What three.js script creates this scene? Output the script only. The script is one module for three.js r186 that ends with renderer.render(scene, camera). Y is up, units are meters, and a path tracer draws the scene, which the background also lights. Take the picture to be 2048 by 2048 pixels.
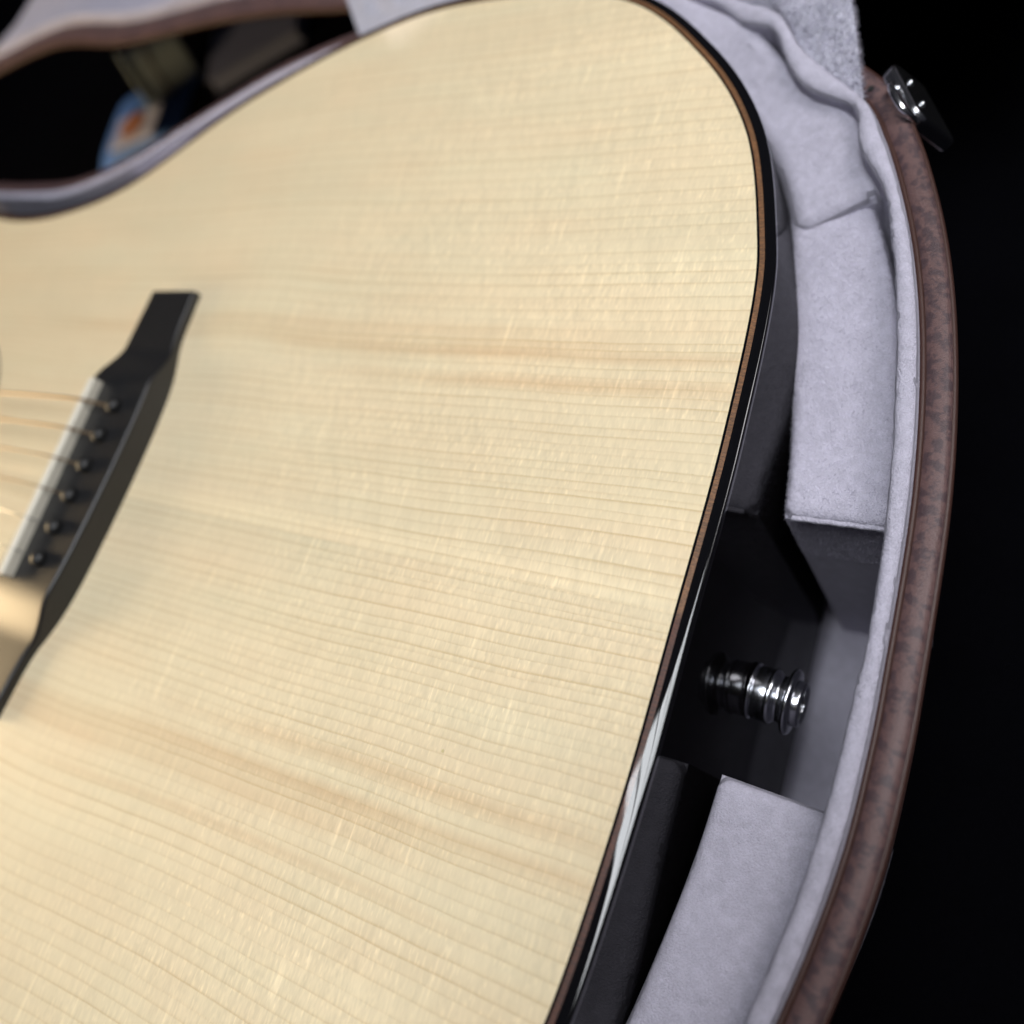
import * as THREE from 'three';
import { mergeGeometries } from 'three/addons/utils/BufferGeometryUtils.js';
import { RoundedBoxGeometry } from 'three/addons/geometries/RoundedBoxGeometry.js';
import { MeshSurfaceSampler } from 'three/addons/math/MeshSurfaceSampler.js';
import { RectAreaLightUniformsLib } from 'three/addons/lights/RectAreaLightUniformsLib.js';

// ------------------------------------------------------------------ camera, light, exposure
// millimetres are used below, measured from the butt end of the soundboard: +x out of the butt, +z towards the photographer, y up
const LIFT = 150;                                     // height of the soundboard above the floor
const V = (x, y, z) => new THREE.Vector3(x / 1000, (y + LIFT) / 1000, z / 1000);
const scene = new THREE.Scene();
scene.background = new THREE.Color().setRGB(0.022, 0.022, 0.027);
RectAreaLightUniformsLib.init();
const camera = new THREE.PerspectiveCamera(61.367, 1, 0.01, 20);
{
  const m = new THREE.Matrix4().makeBasis(
    new THREE.Vector3(0.83418244, -0.45358276, -0.31362594),
    new THREE.Vector3(-0.13665291, 0.38096154, -0.91443596),
    new THREE.Vector3(0.53426008, 0.80568538, 0.25581422));
  camera.quaternion.setFromRotationMatrix(m);
  camera.position.copy(V(65.0, 168, 36.96));
}
camera.focus = 0.193;
camera.userData.fStop = 6.2;
const renderer = new THREE.WebGLRenderer({ antialias: true });
renderer.setSize(1024, 1024);
renderer.toneMapping = THREE.LinearToneMapping;
renderer.toneMappingExposure = 0.95;
renderer.shadowMap.enabled = true;

const LAMPS = [
  // [name, centre mm, aimed at mm, width, height (mm), radiance colour, strength, slats]
  ['ceiling_lamp', [110, 1180, 30], [110, 0, 30], 520, 520, [0.93, 0.96, 1.0], 15.5, 5, 'white slatted lamp hanging straight above the butt end of the guitar'],
  ['ceiling_lamp', [400, 690, -430], [0, 0, -30], 330, 330, [1.0, 0.975, 0.985], 11.0, 0, 'white square lamp beyond the far corner of the case'],
  ['wall_lamp', [-945, 590, -1040], [-152, 0, -190], 130, 52, [1.0, 0.9, 0.84], 1.3, 0, 'small pale frosted lamp far beyond the lid'],
  ['wall_lamp', [-800, 125, 190], [-260, 0, -60], 300, 200, [1.0, 0.74, 0.42], 19.0, 0, 'warm frosted wall lamp to the left of the case'],
];

// ------------------------------------------------------------------ helpers
let seed = 12345;
const rnd = () => { seed = (seed * 1664525 + 1013904223) >>> 0; return seed / 4294967296; };
const clamp = (x, a, b) => Math.min(b, Math.max(a, x));
const lerp = (a, b, t) => a + (b - a) * t;
const sstep = (a, b, x) => { const t = clamp((x - a) / (b - a), 0, 1); return t * t * (3 - 2 * t); };
const PERM = new Float32Array(65536);
for (let i = 0; i < 65536; i++) PERM[i] = rnd();
const hash = (x, y) => PERM[((x * 73 + y * 4099 + ((x * y) & 255) * 31) & 65535)];
function vn(x, y) {
  const x0 = Math.floor(x), y0 = Math.floor(y); let fx = x - x0, fy = y - y0;
  fx = fx * fx * (3 - 2 * fx); fy = fy * fy * (3 - 2 * fy);
  const a = hash(x0, y0), b = hash(x0 + 1, y0), c = hash(x0, y0 + 1), d = hash(x0 + 1, y0 + 1);
  return a + (b - a) * fx + (c - a) * fy + (a - b - c + d) * fx * fy;
}
const fbm = (x, y, n = 4) => { let s = 0, a = 0.5, t = 0; for (let i = 0; i < n; i++) { s += a * vn(x, y); t += a; x = x * 2.03 + 17.1; y = y * 2.03 + 5.7; a *= 0.55; } return s / t; };
const used = {};
const numbered = (n) => { if (!(n in used)) { used[n] = 0; return n; } used[n]++; return n + '_' + String(used[n]).padStart(3, '0'); };
function mesh(name, geo, mat, parent, label) {
  const o = new THREE.Mesh(geo, mat); o.name = parent ? name : numbered(name); o.castShadow = o.receiveShadow = true;
  if (label) o.userData.label = label;
  (parent || scene).add(o); return o;
}
function thing(name, label, category, group) {
  const o = new THREE.Group(); o.name = numbered(name); o.userData = { label, category }; if (group) o.userData.group = group;
  scene.add(o); return o;
}
const rgb = (r, g, b) => new THREE.Color().setRGB(r, g, b);
function tex(w, h, f, srgb, repeat) {             // f(x, y) -> [r, g, b] in 0..1
  const d = new Uint8Array(w * h * 4);
  for (let y = 0, i = 0; y < h; y++) for (let x = 0; x < w; x++, i += 4) { const c = f(x, y); d[i] = clamp(c[0], 0, 1) * 255; d[i + 1] = clamp(c[1], 0, 1) * 255; d[i + 2] = clamp(c[2], 0, 1) * 255; d[i + 3] = 255; }
  const t = new THREE.DataTexture(d, w, h); t.magFilter = THREE.LinearFilter; t.minFilter = THREE.LinearMipmapLinearFilter; t.generateMipmaps = true;
  if (srgb) t.colorSpace = THREE.SRGBColorSpace;
  t.wrapS = t.wrapT = repeat ? THREE.RepeatWrapping : THREE.ClampToEdgeWrapping; t.needsUpdate = true; return t;
}
// seamless noise: blends four shifted copies over the tile
function tileNoise(f, n) {
  return (x, y) => { const u = x / n, v = y / n; return (f(x, y) * (1 - u) + f(x - n, y) * u) * (1 - v) + (f(x, y - n) * (1 - u) + f(x - n, y - n) * u) * v; };
}
// grid of points (rows of arrays of [x,y,z] mm) -> geometry, uv in metres by the box side each vertex faces
function grid(rows, closed, flip, uvs) {
  const R = rows.length, C = rows[0].length, p = [], idx = [], uv = [];
  for (const r of rows) for (const q of r) { const v = V(...q); p.push(v.x, v.y, v.z); }
  const RR = closed ? R : R - 1;
  for (let i = 0; i < RR; i++) for (let j = 0; j < C - 1; j++) {
    const a = i * C + j, b = a + 1, c = ((i + 1) % R) * C + j, d = c + 1;
    if (flip) idx.push(a, b, c, b, d, c); else idx.push(a, c, b, b, c, d);
  }
  const g = new THREE.BufferGeometry();
  g.setAttribute('position', new THREE.Float32BufferAttribute(p, 3)); g.setIndex(idx); g.computeVertexNormals();
  if (uvs) g.setAttribute('uv', new THREE.Float32BufferAttribute(uvs.flat(2), 2)); else boxUV(g);
  return g;
}
function boxUV(g) {
  const p = g.attributes.position, n = g.attributes.normal, uv = [];
  for (let i = 0; i < p.count; i++) {
    const x = p.getX(i), y = p.getY(i), z = p.getZ(i), ax = Math.abs(n.getX(i)), ay = Math.abs(n.getY(i)), az = Math.abs(n.getZ(i));
    if (ay > 0.55) uv.push(x, z); else if (ax > az) uv.push(y, z); else uv.push(x, y);
  }
  g.setAttribute('uv', new THREE.Float32BufferAttribute(uv, 2)); return g;
}
// smooth closed or open curve in plan -> [{x, z, nx, nz, s}] with outward normals
function curve(pts, n, closed = true) {
  const c = new THREE.CatmullRomCurve3(pts.map(([x, z]) => new THREE.Vector3(x, 0, z)), closed, 'centripetal');
  c.arcLengthDivisions = 2000;
  const P = c.getSpacedPoints(n); if (closed) P.pop();
  const L = c.getLength(), N = P.length;
  return P.map((p, i) => {
    const a = P[closed ? (i + N - 1) % N : Math.max(0, i - 1)], b = P[closed ? (i + 1) % N : Math.min(N - 1, i + 1)];
    const tx = b.x - a.x, tz = b.z - a.z, l = Math.hypot(tx, tz);
    return { x: p.x, z: p.z, nx: -tz / l, nz: tx / l, s: L * i / N };
  });
}
const sweep = (C, profile, closed = true, flip = false, tune) => grid(C.map((q, i) => {
  const pr = typeof profile === 'function' ? profile(q, i) : profile;
  return pr.map(([o, y]) => [q.x + q.nx * o, y, q.z + q.nz * o]);
}), closed, flip);
// block between two plan curves (same point count) with rounded edges: pad, bridge
function block(inner, outer, top, bottom, r, across, puff = null) {
  const M = inner.length, stops = [];
  const arc = [0, 18, 36, 54, 72, 90].map((d) => d * Math.PI / 180);
  const cols = [[0, 'bot', 0]]; arc.forEach((a) => cols.push([0, r * (1 - Math.cos(a)), 1 - Math.sin(a)]));
  const k = arc.length;
  const rows = [];
  const tList = [['bot', 0, 0]];
  arc.forEach((a) => tList.push(['lo', r * (1 - Math.cos(a)), Math.cos(a)]));
  for (let i = 1; i < across; i++) tList.push(['mid', i / across, 0]);
  [...arc].reverse().forEach((a) => tList.push(['hi', r * (1 - Math.cos(a)), Math.cos(a)]));
  tList.push(['bot2', 0, 0]);
  const at = (arr, f) => { const i = clamp(Math.floor(f), 0, arr.length - 2), t = f - i; return [lerp(arr[i][0], arr[i + 1][0], t), lerp(arr[i][1], arr[i + 1][1], t)]; };
  let len = 0; for (let i = 1; i < M; i++) len += Math.hypot(inner[i][0] - inner[i - 1][0], inner[i][1] - inner[i - 1][1]);
  const sList = [[0, 0, true]]; arc.forEach((a) => sList.push([r * (1 - Math.cos(a)) / len * (M - 1), Math.cos(a)]));
  for (let i = 1; i < M - 1; i++) if (i > r / len * (M - 1) && i < (1 - r / len) * (M - 1)) sList.push([i, 0]);
  [...arc].reverse().forEach((a) => sList.push([(M - 1) - r * (1 - Math.cos(a)) / len * (M - 1), Math.cos(a)]));
  sList.push([M - 1, 0, true]);
  for (const [f, bs, sbot] of sList) {
    const A = at(inner, f), B = at(outer, f), w = Math.hypot(B[0] - A[0], B[1] - A[1]), row = [];
    for (const [kind, v, bt] of tList) {
      const t = kind === 'bot' ? 0 : kind === 'bot2' ? 1 : kind === 'lo' ? v / w : kind === 'hi' ? 1 - v / w : r / w + v * (1 - 2 * r / w);
      const x = lerp(A[0], B[0], t), z = lerp(A[1], B[1], t);
      const q = Math.min(1, bs * bs + bt * bt);
      let y = top(x, z, t, f / (M - 1)) - r * (1 - Math.sqrt(1 - q));
      if (puff) y += puff(x, z) * (1 - q);
      if (sbot || kind === 'bot' || kind === 'bot2') y = typeof bottom === 'function' ? bottom(x, z) : bottom;
      row.push([x, y, z]);
    }
    rows.push(row);
  }
  return grid(rows, false, true);
}
const tube = (pts, r, n = 60, rad = 8) => { const g = new THREE.TubeGeometry(new THREE.CatmullRomCurve3(pts.map((p) => V(...p))), n, r / 1000, rad, false); return boxUV(g); };
const place = (g, x, y, z) => { const v = V(x, y, z); return g.translate(v.x, v.y, v.z); };

// ------------------------------------------------------------------ outlines in plan (mm)
const half = [[-0.2, 40], [-2.6, 80], [-5.6, 95], [-16.7, 128], [-36.6, 156.5], [-70, 184.5], [-138, 197.5], [-177, 191], [-231, 167.5], [-286, 130], [-325, 119], [-360, 117.5], [-400, 124], [-440, 134], [-475, 130], [-500, 105], [-509, 50]];
const woodCurve = curve([[0, 0], ...half.map(([x, z]) => [x, z]), [-510, 0], ...[...half].reverse().map(([x, z]) => [x, -z])].reverse(), 720);
{ // make sure normals point outwards
  const q = woodCurve[0]; if (q.nx * (q.x + 250) + q.nz * q.z < 0) woodCurve.forEach((p) => { p.nx *= -1; p.nz *= -1; });
}
const off = (C, d) => C.map((q) => [q.x + q.nx * d, q.z + q.nz * d]);
const BIND = 4.4;
const lipCtl = [[38.9, 0], [39.1, 13], [38.2, 36.5], [33.6, 66], [25, 100], [10, 138], [-12, 172], [-50, 200], [-100, 218], [-150, 222], [-196, 216], [-246, 203.7], [-288, 183.6], [-328, 162.5], [-370, 151], [-420, 152], [-470, 155], [-515, 142], [-540, 100], [-546, 0],
  [-540, -100], [-515, -142], [-470, -155], [-420, -152], [-370, -151], [-328.5, -162.5], [-288.6, -183.6], [-246.8, -203.7], [-196.4, -216], [-150, -221], [-100, -217], [-55, -204], [-25.5, -186], [-14, -170], [-4.5, -161], [4.2, -152.5], [9.5, -145], [13.2, -137.5], [17.4, -128], [25.5, -105], [32, -78], [37, -42]];
const lipCurve = curve(lipCtl, 1400);
{ const q = lipCurve[0]; if (q.nx * (q.x + 250) + q.nz * q.z < 0) lipCurve.forEach((p) => { p.nx *= -1; p.nz *= -1; }); }
const RIM = -16, FLOOR = -137;
// how loose the rolled lip is: it hangs in waves at the far corner
const loose = (q) => sstep(-100, -135, q.z) * sstep(-90, -30, q.x);
const lipW = (q) => 4.3 + 0.5 * Math.sin(q.s * 0.05) + loose(q) * (0.9 + 1.6 * Math.sin(q.s * 0.17 + 0.6)) + 0.5 * sstep(40, 70, q.z);

// ------------------------------------------------------------------ materials
const spruceColour = (() => {
  // growth rings mirrored about the centre joint, wider towards the edges
  const N = 2048, X0 = -470, X1 = 12, Z = 206, rings = [];
  let p = 0.35; while (p < 240) { const w = 2.3 + 1.5 * sstep(35, 95, p) + (rnd() - 0.5) * 1.5 + 0.35 * Math.sin(p * 0.21); rings.push([p, 0.35 + 0.65 * rnd(), 0.22 + 0.2 * rnd()]); p += Math.max(1.5, w); }
  const LUT = new Float32Array(24000);                       // darkness against distance, 0.01 mm
  for (const [c, a, w] of rings) for (let i = Math.max(0, Math.floor((c - 2.2) * 100)); i < Math.min(24000, (c + 0.8) * 100); i++) {
    const d = i / 100 - c; const v = a * (d < 0 ? 0.62 * Math.exp(-(d * d) / (w * w)) + 0.38 * Math.exp(d / 0.7) : Math.exp(-(d * d) / (w * w * 0.16)));
    LUT[i] = Math.max(LUT[i], v);
  }
  const ringId = new Int16Array(24000); { let k = 0; for (let i = 0; i < 24000; i++) { while (k < rings.length - 1 && rings[k + 1][0] < i / 100) k++; ringId[i] = k; } }
  const base = [0.880, 0.818, 0.684], late = [0.70, 0.585, 0.395];
  return tex(N, N, (px, py) => {
    const x = lerp(X0, X1, (px + 0.5) / N), z = lerp(-Z, Z, (py + 0.5) / N), side = z < 0 ? 0 : 40, a0 = Math.abs(z);
    const warp = (vn(x * 0.009 + side, a0 * 0.006) - 0.5) * 5.5 + (vn(x * 0.03 + 9 + side, a0 * 0.02 + 3) - 0.5) * 1.1 + (vn(x * 0.12 + 31, a0 * 0.35 + side) - 0.5) * 0.22;
    const a = clamp(a0 - 5 * sstep(-85, -190, x) * sstep(25, 95, a0) + warp * sstep(0, 14, a0) + (rnd() - 0.5) * 0.05, 0, 239.9), k = (a * 100) | 0, id = ringId[k];
    let d = LUT[k] * (0.45 + 0.75 * vn(x * 0.035 + id * 7.3, id * 3.1));
    // broad brown heart streaks, the same in both halves
    const st = (c, w, x0, x1, amp) => amp * Math.exp(-((a - c) ** 2) / (w * w)) * sstep(x0 - 60, x0 + 20, x) * (1 - sstep(x1 - 10, x1 + 60, x));
    let streak = st(62, 3.4, -260, -60, 0.36) * (0.5 + vn(x * 0.02, id)) + st(58.5, 1.8, -120, -5, 0.6) * (0.4 + vn(x * 0.03 + 4, id)) + st(50.5, 2.2, -90, -8, 0.62) * (0.4 + vn(x * 0.025 + 8, id)) + st(66, 2.0, -190, -70, 0.3) + st(75, 1.3, -150, -60, z > 0 ? 0.42 : 0.12);
    streak += 0.10 * (vn(x * 0.011 + 50, a * 0.12 + side) - 0.4);
    // silk: short flecks of ray tissue across the grain, broken at each ring
    const f1 = vn(x * 2.1 + id * 5.77, a * 0.22 + id * 1.9 + side), f2 = vn(x * 0.85 + id * 0.9 + 11, a * 0.10 + side * 2), f3 = vn(x * 3.6 + 3, a * 0.8 + side);
    let silk = ((f1 - 0.5) * 0.042 + (f3 - 0.5) * 0.05) * (0.3 + 1.1 * vn(x * 0.04 + 21, a * 0.11 + side)) + (f2 - 0.5) * 0.03; const fl = vn(x * 2.6 + id * 9.7 + 40, a * 0.55 + id * 2.3 + side); if (fl > 0.7) silk += (fl - 0.7) * 0.30 * vn(x * 0.03 + 8, id * 0.7);
    const big = vn(x * 1.25 + 77, a * 0.06 + side * 3 + 5); if (big > 0.86) silk += (big - 0.86) * 0.55 * (0.3 + vn(x * 0.05, a * 0.2 + 60));
    silk *= 0.35 + 0.65 * sstep(-230, -80, x); const tone = (fbm(x * 0.02 + side, a * 0.05 + 20, 3) - 0.5) * 0.05;
    const pale = z < 0 ? 0.036 * Math.exp(-(((a0 - 3.2) / 3.4) ** 2)) : -0.018 * Math.exp(-((a0 / 5) ** 2));
    const joint = a0 < 0.16 ? 0.05 : 0;
    const pink = (fbm(x * 0.03 + 90, a * 0.09 + side, 3) - 0.5) * 0.045;
    const m = clamp(d * 0.46 + streak * 0.44 + joint, 0, 1);
    const sp = Math.hypot(x + 43.2, (z - 41.3) * 0.8) < 0.34 ? 0.9 : 1;
    const l = (1 + silk + tone + pale);
    return [lerp(base[0], late[0], m) * l * sp + pink * 0.35 + streak * 0.012, lerp(base[1], late[1], m) * l * sp - pink * 0.25 - streak * 0.008, lerp(base[2], late[2], m) * l * sp * sp - pink * 0.4];
  }, true, false);
})();
const spruceMat = new THREE.MeshPhysicalMaterial({ map: spruceColour, roughness: 0.5, clearcoat: 0.8, clearcoatRoughness: 0.05 });
const roseGrain = tex(512, 64, (x, y) => { const n = fbm(x * 0.35, y * 0.05, 4), s = vn(x * 0.9, y * 0.4); const l = 0.60 + 0.55 * (n - 0.5) + (s > 0.78 ? -0.22 : 0); return [l * 0.74, l * 0.51, l * 0.32]; }, true, true);
const brownWood = new THREE.MeshPhysicalMaterial({ map: roseGrain, roughness: 0.5, clearcoat: 0.9, clearcoatRoughness: 0.04 });
const blackGloss = new THREE.MeshPhysicalMaterial({ color: rgb(0.004, 0.004, 0.005), roughness: 0.35, specularIntensity: 0, clearcoat: 1, clearcoatRoughness: 0.02 });
const sideWood = new THREE.MeshPhysicalMaterial({ color: rgb(0.0035, 0.003, 0.0035), roughness: 0.4, specularIntensity: 0, clearcoat: 0.32, clearcoatRoughness: 0.05 });
const ebonyMap = tex(256, 256, (x, y) => { const v = 0.105 + 0.03 * (fbm(x * 0.5, y * 0.03, 3) - 0.5) - (vn(x * 0.9, y * 0.11) > 0.84 ? 0.03 : 0); return [v, v, v * 1.05]; }, true, true);
ebonyMap.repeat.set(1 / 0.06, 1 / 0.03);
const ebony = new THREE.MeshPhysicalMaterial({ map: ebonyMap, roughness: 0.42, clearcoat: 0.25, clearcoatRoughness: 0.25 });
const chrome = new THREE.MeshStandardMaterial({ color: rgb(0.66, 0.67, 0.70), metalness: 1, roughness: 0.2 });
const darkMetal = new THREE.MeshStandardMaterial({ color: rgb(0.52, 0.53, 0.57), metalness: 1, roughness: 0.2 });
const bone = new THREE.MeshStandardMaterial({ color: rgb(0.7, 0.66, 0.55), roughness: 0.4 });
const nylonBlack = new THREE.MeshStandardMaterial({ color: rgb(0.01, 0.01, 0.01), roughness: 0.5 });
const bronze = new THREE.MeshStandardMaterial({ color: rgb(0.30, 0.22, 0.14), metalness: 1, roughness: 0.45 });

const PN = 512, napF = tileNoise((x, y) => 0.55 * vn(x * 0.33, y * 0.33) + 0.3 * vn(x * 0.8 + 7, y * 0.8) + 0.35 * fbm(x * 0.05 + 3, y * 0.05, 3), PN);
const napBump = tex(PN, PN, (x, y) => { const v = napF(x, y) / 1.2; return [v, v, v]; }, false, true);
const napCol = tex(PN, PN, (x, y) => { const v = 0.86 + 0.24 * (napF(y, x) / 1.2 - 0.5) + 0.08 * (fbm(x * 0.03, y * 0.03, 3) - 0.5); return [v, v, v]; }, true, true);
for (const t of [napBump, napCol]) t.repeat.set(1 / 0.036, 1 / 0.036);
const plush = new THREE.MeshPhysicalMaterial({ color: rgb(0.66, 0.635, 0.755), map: napCol, bumpMap: napBump, bumpScale: 0.0005, roughness: 0.97, sheen: 0.35, sheenColor: rgb(0.8, 0.8, 0.9), sheenRoughness: 0.6, specularIntensity: 0.2 });
const furF = tileNoise((x, y) => { const w = fbm(x * 0.02, y * 0.02, 2) * 9; return 0.6 * vn(x * 0.16 + w, y * 0.075 - w) + 0.4 * vn(x * 0.4 - w, y * 0.2 + w); }, PN);
const furBump = tex(PN, PN, (x, y) => { const v = furF(x, y); return [v, v, v]; }, false, true);
const furCol = tex(PN, PN, (x, y) => { const v = 0.86 + 0.3 * (furF(x, y) - 0.5); return [v, v, v * 1.01]; }, true, true);
for (const t of [furBump, furCol]) t.repeat.set(1 / 0.05, 1 / 0.05);
const fleece = new THREE.MeshPhysicalMaterial({ color: rgb(0.60, 0.60, 0.68), map: furCol, bumpMap: furBump, bumpScale: 0.0012, roughness: 1, sheen: 0.3, sheenColor: rgb(0.8, 0.8, 0.9), sheenRoughness: 0.6, specularIntensity: 0.2 });
const hideF = tileNoise((x, y) => { const w = fbm(x * 0.02 + 5, y * 0.02, 3) * 30; return fbm(x * 0.035 + w * 0.06, y * 0.035 + w * 0.05, 5); }, PN);
const hideFine = tileNoise((x, y) => vn(x * 0.45, y * 0.45), PN);
const hideCol = tex(PN, PN, (x, y) => { const v = hideF(x, y), f = hideFine(x, y), m = sstep(0.47, 0.58, v + (f - 0.5) * 0.22); return [lerp(0.375, 0.265, m) + 0.13 * (f - 0.5), lerp(0.28, 0.198, m) + 0.11 * (f - 0.5), lerp(0.272, 0.212, m) + 0.11 * (f - 0.5)]; }, true, true);
const hideBump = tex(PN, PN, (x, y) => { const v = 0.6 * hideFine(x, y) + 0.4 * hideF(x, y); return [v, v, v]; }, false, true);
for (const t of [hideCol, hideBump]) t.repeat.set(1 / 0.03, 1 / 0.03);
const leather = new THREE.MeshPhysicalMaterial({ map: hideCol, bumpMap: hideBump, bumpScale: 0.00025, roughness: 0.55, clearcoat: 0.15, clearcoatRoughness: 0.4 });
const piping = new THREE.MeshPhysicalMaterial({ color: rgb(0.042, 0.014, 0.009), bumpMap: hideBump, bumpScale: 0.0001, roughness: 0.5 });
const carpet = new THREE.MeshPhysicalMaterial({ specularIntensity: 0.05, color: rgb(0.0018, 0.0018, 0.003), map: napCol, bumpMap: napBump, bumpScale: 0.0008, roughness: 0.95 });

// ------------------------------------------------------------------ floor
{
  const g = new THREE.PlaneGeometry(5, 5, 1, 1); g.rotateX(-Math.PI / 2); boxUV(g);
  const o = mesh('floor', g, carpet); o.userData.kind = 'structure';
}

// ------------------------------------------------------------------ guitar
const guitar = thing('acoustic_guitar', 'acoustic guitar with pale spruce top and glossy black sides lying in the plush lined case', 'guitar');
{
  const sh = new THREE.Shape(woodCurve.map((q) => new THREE.Vector2(q.x, q.z)));
  const hole = new THREE.Path(); hole.absarc(-356, 0, 51, 0, Math.PI * 2); sh.holes.push(hole);
  const g = new THREE.ShapeGeometry(sh, 64), p = g.attributes.position, uv = [];
  for (let i = 0; i < p.count; i++) { const x = p.getX(i), z = p.getY(i), v = V(x, 0, z); uv.push((x + 470) / 482, (z + 206) / 412); p.setXYZ(i, v.x, v.y, v.z); }
  g.setAttribute('uv', new THREE.Float32BufferAttribute(uv, 2)); g.computeVertexNormals();
  if (g.attributes.normal.getY(0) < 0) { const ix = g.index.array; for (let i = 0; i < ix.length; i += 3) { const t = ix[i]; ix[i] = ix[i + 1]; ix[i + 1] = t; } g.computeVertexNormals(); }
  mesh('soundboard', g, spruceMat, guitar);
  // rim of the hole, so that the top has its thickness
  const hc = curve(Array.from({ length: 24 }, (_, i) => [-356 + 51 * Math.cos(i * Math.PI / 12), 51 * Math.sin(i * Math.PI / 12)]), 96);
  mesh('soundhole_edge', sweep(hc, [[0, 0], [0, -3]]), brownWood, guitar);
  for (const [r, w] of [[54, 1], [57, 3.5], [62, 1]]) {
    const rg = new THREE.RingGeometry(r / 1000, (r + w) / 1000, 96); rg.rotateX(-Math.PI / 2); place(rg, -356, 0.12, 0);
    mesh('rosette_ring', rg, w > 2 ? brownWood : blackGloss, guitar);
  }
}
const flipC = (() => { const a = woodCurve[0], b = woodCurve[1]; return (b.x - a.x) * a.nz - (b.z - a.z) * a.nx > 0; })();
mesh('purfling', sweep(woodCurve, [[0, 0], [0.35, -0.012], [0.62, -0.03]], true, flipC), blackGloss, guitar, 'thin black line round the edge of the pale top');
{
  const rows = woodCurve.map((q) => [[0.62, -0.03], [1.0, -0.06], [1.4, -0.094], [1.8, -0.13]].map(([o, y]) => [q.x + q.nx * o, y, q.z + q.nz * o]));
  const uvs = woodCurve.map((q) => [0, 0.3, 0.65, 1].map((v) => [q.s / 45, v * 0.35]));
  const pg = grid(rows, true, flipC, uvs), pc = [];      // two strips of different wood meet at the tail
  for (const q of woodCurve) for (let k = 0; k < 4; k++) pc.push(...(q.z > -0.5 ? [0.42, 0.24, 0.20] : [1, 1, 1]));
  pg.setAttribute('color', new THREE.Float32BufferAttribute(pc, 3));
  const stripWood = brownWood.clone(); stripWood.vertexColors = true;
  mesh('purfling', pg, stripWood, guitar, 'golden brown wood strip inside the black binding');
}
mesh('binding', sweep(woodCurve, [[1.8, -0.13], [2.3, -0.185], [2.7, -0.233], [3.1, -0.283], [3.5, -0.344], [3.8, -0.402], [4.0, -0.455], [4.15, -0.53], [4.27, -0.67], [4.35, -0.94], [4.39, -1.2], [4.4, -1.6], [4.4, -2.1]], true, flipC), blackGloss, guitar, 'black binding round the edge of the top');
mesh('side', sweep(woodCurve, [[4.36, -2.1], [4.33, -5], [4.33, -20], [4.33, -60], [4.33, -100], [4.33, -116], [3.6, -118.5], [2.6, -119.5]], true, flipC), sideWood, guitar);
{
  const g = new THREE.ShapeGeometry(new THREE.Shape(off(woodCurve, 2.6).map(([x, z]) => new THREE.Vector2(x, z)))), p = g.attributes.position;
  for (let i = 0; i < p.count; i++) { const v = V(p.getX(i), -119.5, p.getY(i)); p.setXYZ(i, v.x, v.y, v.z); }
  g.computeVertexNormals(); mesh('back', g, sideWood, guitar);
}
{ // bridge
  const edge = [[77.5, -202], [70, -201.3], [62, -200.6], [55, -199.2], [49, -196.8], [43, -194.8], [36, -193.4], [26, -192.4], [13, -191.8], [0, -191.6]];
  const full = [...edge.map(([z, x]) => [x, -z]), ...[...edge].reverse().slice(1).map(([z, x]) => [x, z])];
  const bc = new THREE.CatmullRomCurve3(full.map(([x, z]) => new THREE.Vector3(x, 0, z)), false, 'centripetal').getSpacedPoints(160).map((p) => [p.x, p.z]);
  const front = bc.map(([, z]) => [-226, z]);
  const h = (x, z) => lerp(3.4, 9, 1 - sstep(36, 54, Math.abs(z)));
  const bridge = mesh('bridge', block(front, bc, (x, z) => h(x, z), 0.02, 1.1, 8), ebony, guitar);
  mesh('saddle', boxUV(place(new RoundedBoxGeometry(0.0031, 0.006, 0.072, 3, 0.001).rotateY(0.045), -218, 10, 0)), bone, bridge);
  for (let i = 0; i < 6; i++) {
    const z = -27.5 + 11 * i, g = new THREE.LatheGeometry([[0, 3.2], [1.6, 2.9], [2.6, 2.0], [2.8, 1.0], [2.4, 0.2], [2.2, -0.6]].map(([r, y]) => new THREE.Vector2(r / 1000, y / 1000)), 20);
    const pin = mesh('bridge_pin', place(g, -204.5, 9, z), nylonBlack, bridge); 
    mesh('string', tube([[-206.5, 8.7, z], [-212, 11.2, z * 0.99], [-218, 13.1, z * 0.98], [-300, 12.2, z * 0.93], [-440, 10.6, z * 0.82], [-505, 9.8, z * 0.78]], [0.66, 0.53, 0.41, 0.3, 0.21, 0.16][i] * 0.9, 30, 6), i < 4 ? bronze : chrome, guitar);
  }
  mesh('fretboard', boxUV(place(new RoundedBoxGeometry(0.094, 0.008, 0.056, 3, 0.001), -463, 4.1, 0)), ebony, guitar);
}
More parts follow.
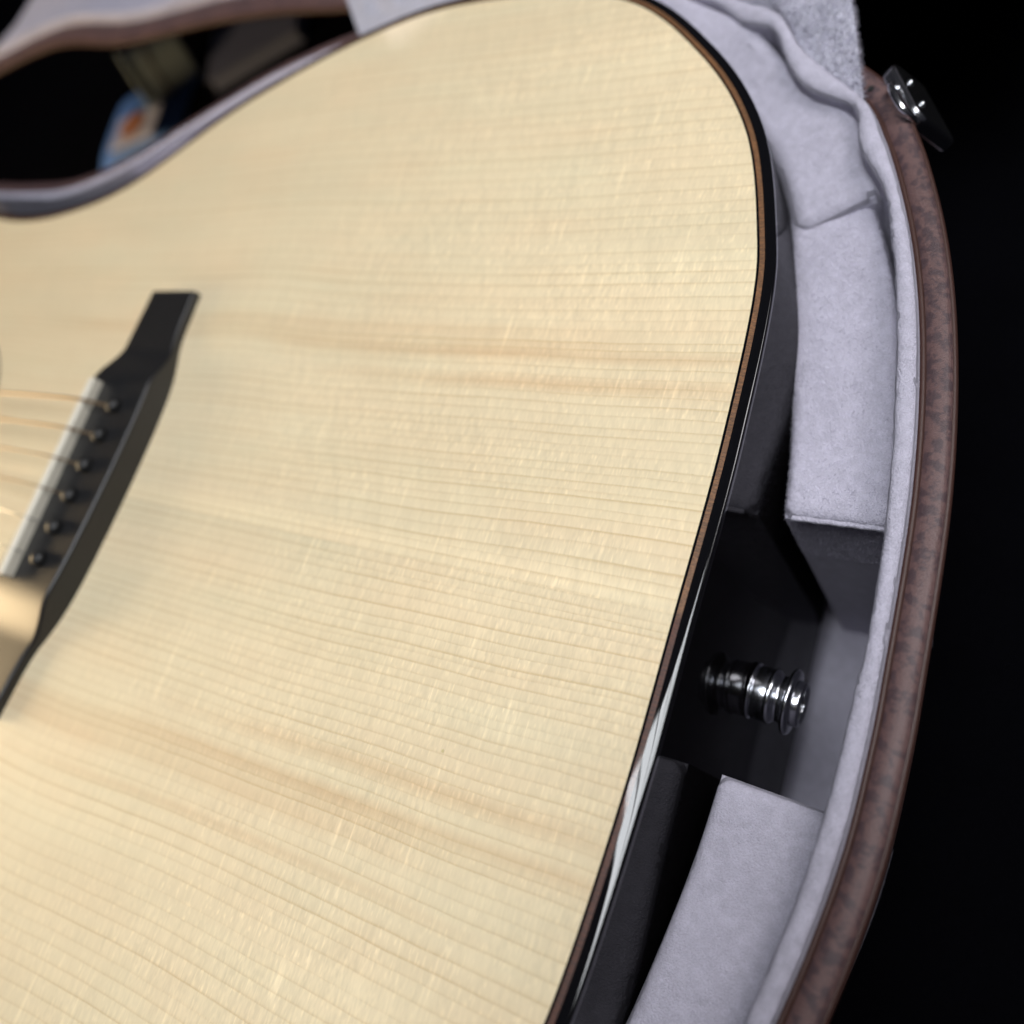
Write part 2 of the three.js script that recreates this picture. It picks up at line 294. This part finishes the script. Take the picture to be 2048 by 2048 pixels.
{ // strap button with jack in the tail
  const prof = [[0, 0.0], [7.2, 0.0], [7.4, 0.3], [7.2, 0.7], [6.6, 0.8], [6.6, 1.1], [6.9, 1.2], [6.95, 4.0], [6.7, 4.25], [6.9, 4.6], [7.2, 5.2], [6.7, 6.0], [6.0, 6.7], [5.8, 7.4], [6.1, 8.1], [6.9, 8.7], [7.9, 9.0], [8.35, 9.4], [8.4, 10.0], [8.1, 10.6], [7.2, 10.9], [5.9, 10.95]];
  const cap = [[5.85, 10.9], [5.85, 12.2], [5.6, 12.8], [5.1, 13.0], [4.5, 12.7], [4.25, 12.0], [4.2, 7], [0, 7]];
  const lathe = (pr) => { const g = new THREE.LatheGeometry(pr.map(([r, y]) => new THREE.Vector2(r / 1000, y / 1000)), 72); g.rotateZ(-Math.PI / 2); g.rotateZ(-0.05); g.rotateY(-0.04); return boxUV(place(g, 4.25, -57, 2.6)); };
  const pin = mesh('strap_button', lathe(prof), darkMetal, guitar, 'chrome strap button with a hollow end in the black tail');
  mesh('button_cap', lathe(cap), darkMetal, pin);
}

// ------------------------------------------------------------------ case
const gcase = thing('guitar_case', 'open brown mottled hard case with pale lavender plush lining holding the guitar', 'guitar case');
const lipFlip = (() => { const a = lipCurve[0], b = lipCurve[1]; return (b.x - a.x) * a.nz - (b.z - a.z) * a.nx > 0; })();
const nse = (x, z, f, a) => (fbm(x * f + 40, z * f + 9, 3) - 0.5) * a;
mesh('outer_shell', sweep(lipCurve, [[-2.6, -60], [-2.6, -22], [-0.2, -19.8], [0.6, -19.3], [2.0, -17.9], [3.5, -17.4], [5.5, -17.4], [6.8, -18.1], [7.3, -19.6], [7.2, -24], [4, -60], [-3, -110], [-10, -143], [-14, -147]], true, lipFlip), leather, gcase);
const pipeGeo = (o, y, r) => sweep(lipCurve, Array.from({ length: 9 }, (_, i) => [o + r * Math.cos(i * Math.PI / 4), y - r * Math.sin(i * Math.PI / 4)]), true, lipFlip);
mesh('piping', pipeGeo(0.75, -18.6, 0.8), piping, gcase, 'dark reddish brown piping along the plush lip');
mesh('piping', pipeGeo(7.0, -19.1, 0.85), piping, gcase, 'dark reddish brown piping along the outer edge of the rim');
mesh('plush_lip', sweep(lipCurve, (q) => {
  const w = lipW(q), l = loose(q), up = l * (1.2 + 1.6 * Math.sin(q.s * 0.11 + 2)) + nse(q.x, q.z, 0.35, 0.7), r = w / 2;
  const pr = [[0.1, -20.5], [0.15, -18]];
  for (let i = 0; i <= 10; i++) { const a = i * Math.PI / 10; pr.push([-r + r * Math.cos(a) + nse(q.x + i, q.z - i, 0.5, 0.5) * Math.min(1, i / 4), RIM - 1.5 + up * Math.min(1, i / 2) + (1.5 + r * 0.25) * Math.sin(a) + nse(q.x - i * 2, q.z + i, 0.8, 0.3)]); }
  pr.push([-w + 0.2, -19.5], [-w - 0.1 + l * 0.8, -26], [-w - 0.3, -34]); return pr;
}, true, lipFlip), plush, gcase);
mesh('wall_lining', sweep(lipCurve, (q) => { const w = lipW(q); return [[-w - 0.3, -34], [-w - 1.5, -60], [-w - 3, -100], [-w - 5, -118], [-w - 9, -124.5], [-w - 14, FLOOR]]; }, true, lipFlip), plush, gcase);
{
  const g = new THREE.ShapeGeometry(new THREE.Shape(lipCurve.map((q) => new THREE.Vector2(q.x - q.nx * 15, q.z - q.nz * 15)))), p = g.attributes.position;
  for (let i = 0; i < p.count; i++) { const v = V(p.getX(i), FLOOR - 0.05, p.getY(i)); p.setXYZ(i, v.x, v.y, v.z); }
  g.computeVertexNormals(); const ny = g.attributes.normal.getY(0); if (ny < 0) { const ix = g.index.array; for (let i = 0; i < ix.length; i += 3) { const t = ix[i]; ix[i] = ix[i + 1]; ix[i + 1] = t; } g.computeVertexNormals(); }
  mesh('bottom_lining', boxUV(g), plush, gcase);
}
// where the wall lining stands at a given height of z, for the pads' outer edges
const wallAt = (pts) => pts.map(([x, z]) => { let b = null, bd = 1e9; for (const q of lipCurve) { const d = (q.x - x) ** 2 + (q.z - z) ** 2; if (d < bd) { bd = d; b = q; } } return [b.x - b.nx * (lipW(b) - 2.2), b.z - b.nz * (lipW(b) - 2.2)]; });
const sampleOpen = (ctl, n) => new THREE.CatmullRomCurve3(ctl.map(([x, z]) => new THREE.Vector3(x, 0, z)), false, 'centripetal').getSpacedPoints(n).map((p) => [p.x, p.z]);
const puff = (x, z) => nse(x, z, 0.12, 0.9) + nse(x, z, 0.6, 0.35);
{ // pad beyond the strap button
  const inn = sampleOpen([[7.6, -37.2], [4.5, -58], [-0.8, -82], [-5, -104], [-10.5, -127]], 140), out = sampleOpen([[34.5, -37.4], [32, -58], [28.5, -75], [22, -100], [9.5, -131]], 140);
  const pad = mesh('end_pad', block(inn, out, (x, z, t) => lerp(-32, -25.8, sstep(-60, -118, z)) + 1.0 * t - 4 * sstep(-121, -129, z), FLOOR, 2.8, 36, puff), plush, gcase, 'upper lavender plush pad beyond the strap button');
  const pts = []; for (let i = 0; i <= 40; i++) pts.push([lerp(10.2, 32.5, i / 40), -31.9 + i / 40 + (i % 2) * 0.05, -36.5 + 0.06 * Math.sin(i * 0.7)]);
  mesh('stitched_seam', tube(pts, 0.75, 200, 8), plush, pad);
}
{ // pad on the near side of the strap button
  const inn = sampleOpen([[8.4, 26.4], [7.2, 45], [4.6, 65], [0.5, 88], [-6, 112], [-18, 140], [-40, 170]], 190), out = sampleOpen([[35, 27.6], [33.5, 45], [29.8, 66], [22.5, 95], [13.5, 118], [-3, 148], [-29, 176]], 190);
  mesh('end_pad', block(inn, out, (x, z, t) => -31 + 1.2 * t, FLOOR, 2.8, 36, puff), plush, gcase, 'lower lavender plush pad on the near side of the strap button');
}
{ // long pad round the far side, close to the body
  const body = off(woodCurve, BIND + 0.5).filter(([x, z]) => z < -112 && x > -330).sort((a, b) => b[0] - a[0]);
  const inn0 = body.filter(([x], i) => i % 2 === 0), inn = sampleOpen(inn0.filter((_, i) => i % 6 === 0), 300);
  const out = sampleOpen(wallAt(inn.map(([x, z], i) => { const a = inn[Math.max(0, i - 1)], b = inn[Math.min(inn.length - 1, i + 1)], tx = b[0] - a[0], tz = b[1] - a[1], l = Math.hypot(tx, tz); let nx = -tz / l, nz = tx / l; if (nx * (x + 150) + nz * z < 0) { nx = -nx; nz = -nz; } return [x + nx * 26, z + nz * 26]; })).filter((_, i) => i % 20 === 0), 300);
  mesh('side_pad', block(inn, out, (x, z, t) => -24.2 + 4.5 * t + 4 * sstep(-150, -190, z) * sstep(-130, -60, x) + 1.2 * Math.sin(x * 0.11 + t * 3) * sstep(-20, -60, x), FLOOR, 4.5, 26, puff), plush, gcase, 'plush pad curving round the far lower bout');
}
{ // fleece gusset that joins the rim to the open lid
  const near = lipCurve.filter((q) => q.z < -150 && q.x > -206 && q.x < 6).sort((a, b) => b.x - a.x);
  const rows = near.filter((_, i) => i % 2 === 0).map((q, i, all) => {
    const f = i / (all.length - 1), row = [];
    for (let k = 0; k <= 40; k++) { const t = k / 40; const x0 = q.x - 0.2 * q.nx, z0 = q.z - 0.2 * q.nz; const x1 = lerp(-16, -240, f), z1 = lerp(-228, -262, f) ; const b = Math.sin(t * Math.PI);
      row.push([lerp(x0, x1, t), -17 + b * 4.5 - t * 2 + nse(lerp(x0, x1, t), lerp(z0, z1, t), 0.25, 2.6) * Math.min(1, t * 6) + nse(lerp(x0, x1, t) * 1.0, lerp(z0, z1, t), 0.06, 6) * b, lerp(z0, z1, t)]); }
    return row;
  });
  const topG = grid(rows, false, true), low = grid(rows.map((r) => r.map(([x, y, z]) => [x, y - 1.8, z])), false, false);
  const edge = (arr) => grid([arr, arr.map(([x, y, z]) => [x, y - 1.8, z])], false, false);
  mesh('hinge_gusset', mergeGeometries([topG, low, edge(rows[0]), edge(rows[rows.length - 1])]), fleece, gcase, 'fluffy white fleece gusset between the case rim and the lid');
}
{ // the lid lies open beyond the far side
  const lidC = curve([[-560, -250], [-480, -265], [-400, -252], [-323, -250], [-272, -245], [-222, -236], [-150, -231], [-90, -236], [-40, -238], [5, -226], [40, -212]], 200, false);
  if (lidC[100].nz > 0) lidC.forEach((q) => { q.nx *= -1; q.nz *= -1; });
  const fl = (() => { const a = lidC[0], b = lidC[1]; return (b.x - a.x) * a.nz - (b.z - a.z) * a.nx > 0; })();
  const lid = mesh('lid', sweep(lidC, [[200, -46], [60, -29], [18, -22.5], [1.5, -21], [-0.4, -19], [1, -17], [5, -16.4], [10, -16.4], [13, -17], [14, -20]], false, fl), leather, gcase, 'opened brown lid seen beyond the far rim');
  mesh('lid_piping', grid(lidC.map((q) => Array.from({ length: 9 }, (_, i) => [q.x + q.nx * (0.2 + 1.6 * Math.cos(i * Math.PI / 4)), -18.5 - 1.6 * Math.sin(i * Math.PI / 4), q.z + q.nz * (0.2 + 1.6 * Math.cos(i * Math.PI / 4))])), false, fl), piping, lid);
  mesh('lid_lining', sweep(lidC, (q) => [[13.6, -21], [14.2, -16], [16, -13.6], [19, -13.4], [22, -16], [30, -19], [60, -24], [150, -30]].map(([o, y]) => [o, y + nse(q.x + o, q.z, 0.08, 2)]), false, fl), plush, lid);
}
{ // chrome catch outside the rim at the far corner
  const sh = new THREE.Shape(); sh.moveTo(-13, -18); sh.lineTo(13, -18); sh.lineTo(13, -4); sh.absarc(9, -4, 4, 0, Math.PI / 2, false); sh.lineTo(-7, 0); sh.absarc(-8, -5, 5, Math.PI / 2, Math.PI, false); sh.lineTo(-13, -18);
  const g = new THREE.ExtrudeGeometry(sh, { depth: 2.4, bevelEnabled: true, bevelSize: 1.6, bevelThickness: 1.6, bevelSegments: 5, curveSegments: 20 });
  const frame = new THREE.Matrix4().makeBasis(new THREE.Vector3(0.48, 0, 0.877), new THREE.Vector3(0, 1, 0), new THREE.Vector3(-0.877, 0, 0.48)).multiply(new THREE.Matrix4().makeRotationX(0.5));
  const catchG = (geo) => { geo.scale(0.0008, 0.0008, 0.0008); geo.applyMatrix4(frame); const v = V(14.6, -18, -153.5); return boxUV(geo.translate(v.x, v.y, v.z)); };
  const latch = mesh('latch', catchG(g), chrome, gcase, 'chrome catch on the outside of the far rim');
  mesh('latch_bar', catchG(tube([[-2, 0, 1], [0, 5, 1], [6, 6.5, 1], [12, 5, 1], [14, -1, 1]].map(([x, y, z]) => [x, y - LIFT, z]), 1.3, 40, 12).scale(1000, 1000, 1000)), chrome, latch);
  for (const [x, y] of [[-6, -6], [5, -6]]) { const riv = new THREE.SphereGeometry(1.3, 16, 10); riv.scale(1, 1, 0.6); riv.translate(x, y, -1.9); mesh('rivet', catchG(riv), chrome, latch); }
  mesh('screw_hole', place(new THREE.CylinderGeometry(0.0009, 0.0009, 0.0012, 20), 6.6, -17.9, -154.8), nylonBlack, gcase, 'small dark screw hole in the rim');
}

{ // pile of the plush: short fibres standing on the pads and the lip near the strap button
  const tri = new THREE.BufferGeometry();
  tri.setAttribute('position', new THREE.Float32BufferAttribute([-0.5, 0, 0, 0.5, 0, 0, 0, 1, 0.12], 3)); tri.setAttribute('normal', new THREE.Float32BufferAttribute([0, 0.9, 0.4, 0, 0.9, 0.4, 0, 0.9, 0.4], 3)); tri.setAttribute('uv', new THREE.Float32BufferAttribute([0, 0, 1, 0, 0.5, 1], 2));
  const fibre = new THREE.MeshStandardMaterial({ color: rgb(0.68, 0.655, 0.77), roughness: 1 });
  const P = new THREE.Vector3(), N = new THREE.Vector3(), Q = new THREE.Quaternion(), S = new THREE.Vector3(), M = new THREE.Matrix4(), C = new THREE.Color(), T = new THREE.Quaternion();
  for (const o of [...gcase.children]) {
    const fleecy = o.name === 'hinge_gusset';
    if (!['end_pad', 'side_pad', 'plush_lip', 'hinge_gusset'].includes(o.name)) continue;
    const want = { end_pad: 55000, side_pad: 30000, plush_lip: 60000, hinge_gusset: 22000 }[o.name];
    const smp = new MeshSurfaceSampler(o); smp.setRandomGenerator(rnd); smp.build();
    const list = []; let tries = 0;
    while (list.length < want && tries++ < want * 14) {
      smp.sample(P, N);
      if (P.x < -0.09 || P.z > 0.125 || P.z < -0.26 || P.y < (LIFT - 60) / 1000 || N.y < -0.2) continue;
      list.push([P.clone(), N.clone()]);
    }
    const inst = new THREE.InstancedMesh(tri, fibre, list.length); inst.name = 'plush_pile'; inst.userData.kind = 'stuff';
    list.forEach(([p, n], i) => {
      n.x += (rnd() - 0.5) * 1.3; n.y += (rnd() - 0.5) * 1.3; n.z += (rnd() - 0.5) * 1.3; n.normalize();
      Q.setFromUnitVectors(new THREE.Vector3(0, 1, 0), n); T.setFromAxisAngle(new THREE.Vector3(0, 1, 0), rnd() * 6.283); Q.multiply(T);
      const l = (fleecy ? 0.0013 : 0.00055) * (0.6 + 0.8 * rnd()); S.set(fleecy ? 0.00016 : 0.00011, l, l); p.addScaledVector(n, -0.00005);
      inst.setMatrixAt(i, M.compose(p, Q, S)); const c = 0.8 + 0.35 * rnd(); inst.setColorAt(i, C.setRGB(c, c, c));
    });
    o.add(inst);
  }
}

// ------------------------------------------------------------------ things lying on the dark floor beyond the case
{
  const box = thing('snack_packet', 'blurred blue packet with an orange and white label on the dark floor at left', 'packet');
  const blue = new THREE.MeshStandardMaterial({ color: rgb(0.10, 0.22, 0.55), roughness: 0.5 }), white = new THREE.MeshStandardMaterial({ color: rgb(0.55, 0.56, 0.75), roughness: 0.6 }), orange = new THREE.MeshStandardMaterial({ color: rgb(0.50, 0.20, 0.10), roughness: 0.6 });
  const put = (g, x, y, z, a) => { g.rotateY(a); return boxUV(place(g, x, y, z)); };
  const body = [];
  for (let i = 0; i <= 12; i++) { const row = []; for (let k = 0; k <= 12; k++) { const u = i / 6 - 1, v = k / 6 - 1, h = 12 * Math.sqrt(Math.max(0, (1 - u ** 4) * (1 - v ** 4))); row.push([-612 + u * 42 + v * 10, -149.5 + h, -347 + v * 40 - u * 12]); } body.push(row); }
  mesh('packet_body', grid(body, false, true), blue, box);
  mesh('packet_label', put(new RoundedBoxGeometry(0.05, 0.003, 0.034, 2, 0.0012), -600, -136.5, -329, 0.25), white, box);
  mesh('label_patch', put(new THREE.CylinderGeometry(0.012, 0.012, 0.0012, 28), -604, -134.3, -330, 0), orange, box);
}
{
  const cup = thing('paper_cup', 'blurred pale greenish cup lying on the dark floor beyond the case', 'cup');
  const m = new THREE.MeshStandardMaterial({ color: rgb(0.40, 0.46, 0.46), roughness: 0.7 }), d = new THREE.MeshStandardMaterial({ color: rgb(0.07, 0.05, 0.05), roughness: 0.7 });
  const g = new THREE.LatheGeometry([[0, 0], [15, 0], [16, 2], [21, 46], [22.4, 46.6], [22.4, 48], [20.6, 47.6], [15, 4], [0, 3]].map(([r, y]) => new THREE.Vector2(r / 1000, y / 1000)), 40); g.rotateZ(1.35); g.rotateY(0.9); place(g, -567, -128, -392);
  mesh('cup_body', boxUV(g), m, cup);
  const b = new THREE.TorusGeometry(0.0185, 0.0012, 8, 40); b.rotateY(Math.PI / 2); b.rotateZ(1.35 - Math.PI / 2); b.rotateY(0.9); mesh('cup_band', place(b, -584, -122, -371), d, cup);
}
{
  const bk = thing('notebook', 'blurred dim grey notebook lying on the dark floor near the lid', 'notebook');
  const m = new THREE.MeshStandardMaterial({ color: rgb(0.09, 0.10, 0.17), roughness: 0.7 }), pg = new THREE.MeshStandardMaterial({ color: rgb(0.13, 0.14, 0.2), roughness: 0.8 });
  const a = (w, h, d, y) => { const g = new RoundedBoxGeometry(w, h, d, 2, Math.min(h * 0.45, 0.001)); g.rotateY(0.45); return boxUV(place(g, -512, y, -412)); };
  mesh('pages', a(0.084, 0.008, 0.056, -144), pg, bk); mesh('cover', a(0.088, 0.002, 0.06, -138.9), m, bk); mesh('cover', a(0.088, 0.002, 0.06, -149), m, bk);
}

{ // the photographer's phone, right behind its own lens
  const phone = thing('phone', 'dark phone held above the near end of the case', 'phone');
  phone.position.copy(camera.position); phone.quaternion.copy(camera.quaternion);     // x right, y up in the picture, +z away from the case
  const body = new THREE.MeshPhysicalMaterial({ color: rgb(0.02, 0.02, 0.024), roughness: 0.4, clearcoat: 0.6 }), lens = new THREE.MeshPhysicalMaterial({ color: rgb(0.004, 0.004, 0.006), roughness: 0.1, clearcoat: 1 });
  const cx = -0.0215, cy = -0.056;
  mesh('phone_body', new RoundedBoxGeometry(0.0715, 0.1467, 0.0076, 4, 0.0035).translate(cx, cy, 0.0095), body, phone);
  const bump = mesh('camera_bump', new RoundedBoxGeometry(0.03, 0.03, 0.0026, 3, 0.0012).translate(-0.006, -0.004, 0.0052), body, phone);
  for (const [x, y] of [[0, 0.0035], [-0.012, -0.0115]]) mesh('lens_ring', new THREE.TorusGeometry(0.0056, 0.0009, 10, 40).translate(x, y - 0.0035, 0.0036), darkMetal, bump);
  mesh('screen', new RoundedBoxGeometry(0.066, 0.141, 0.0006, 2, 0.0002).translate(cx, cy, 0.0135), lens, phone);
}

// ------------------------------------------------------------------ lamps of the room, outside the frame
for (const [name, at, to, w, h, col, power, slats, label] of LAMPS) {
  const lamp = thing(name, label, 'lamp');
  lamp.position.copy(V(...at)); lamp.lookAt(V(...to)); if (slats) lamp.rotateZ(Math.PI / 4);            // +z of the group faces the case
  const white = new THREE.MeshStandardMaterial({ color: rgb(0.7, 0.7, 0.7), roughness: 0.6 });
  const glow = new THREE.MeshStandardMaterial({ color: rgb(0.2, 0.2, 0.2), emissive: rgb(...col), emissiveIntensity: 1.0, roughness: 0.8 });
  const W = w / 1000, H = h / 1000, bx = (a, b, c, x, y, z) => new THREE.BoxGeometry(a, b, c).translate(x, y, z);
  mesh('lamp_housing', mergeGeometries([bx(W + 0.04, H + 0.04, 0.03, 0, 0, -0.03), bx(0.018, H + 0.04, 0.04, -W / 2 - 0.011, 0, 0.005), bx(0.018, H + 0.04, 0.04, W / 2 + 0.011, 0, 0.005), bx(W + 0.003, 0.018, 0.04, 0, -H / 2 - 0.011, 0.005), bx(W + 0.003, 0.018, 0.04, 0, H / 2 + 0.011, 0.005)]), white, lamp);
  mesh('lamp_diffuser', bx(W, H, 0.006, 0, 0, -0.008), glow, lamp);
  for (let i = 0; i < slats; i++) mesh('lamp_slat', bx(W, 0.012, 0.022, 0, lerp(-H / 2, H / 2, (i + 1) / (slats + 1)), 0.012), white, lamp);
  const L = new THREE.RectAreaLight(rgb(...col), power, W, H); L.name = name + '_light'; lamp.add(L); L.position.set(0, 0, -0.003); L.rotation.y = Math.PI;
}
scene.traverse((o) => { if (o.isMesh) o.castShadow = o.receiveShadow = true; });
renderer.render(scene, camera);
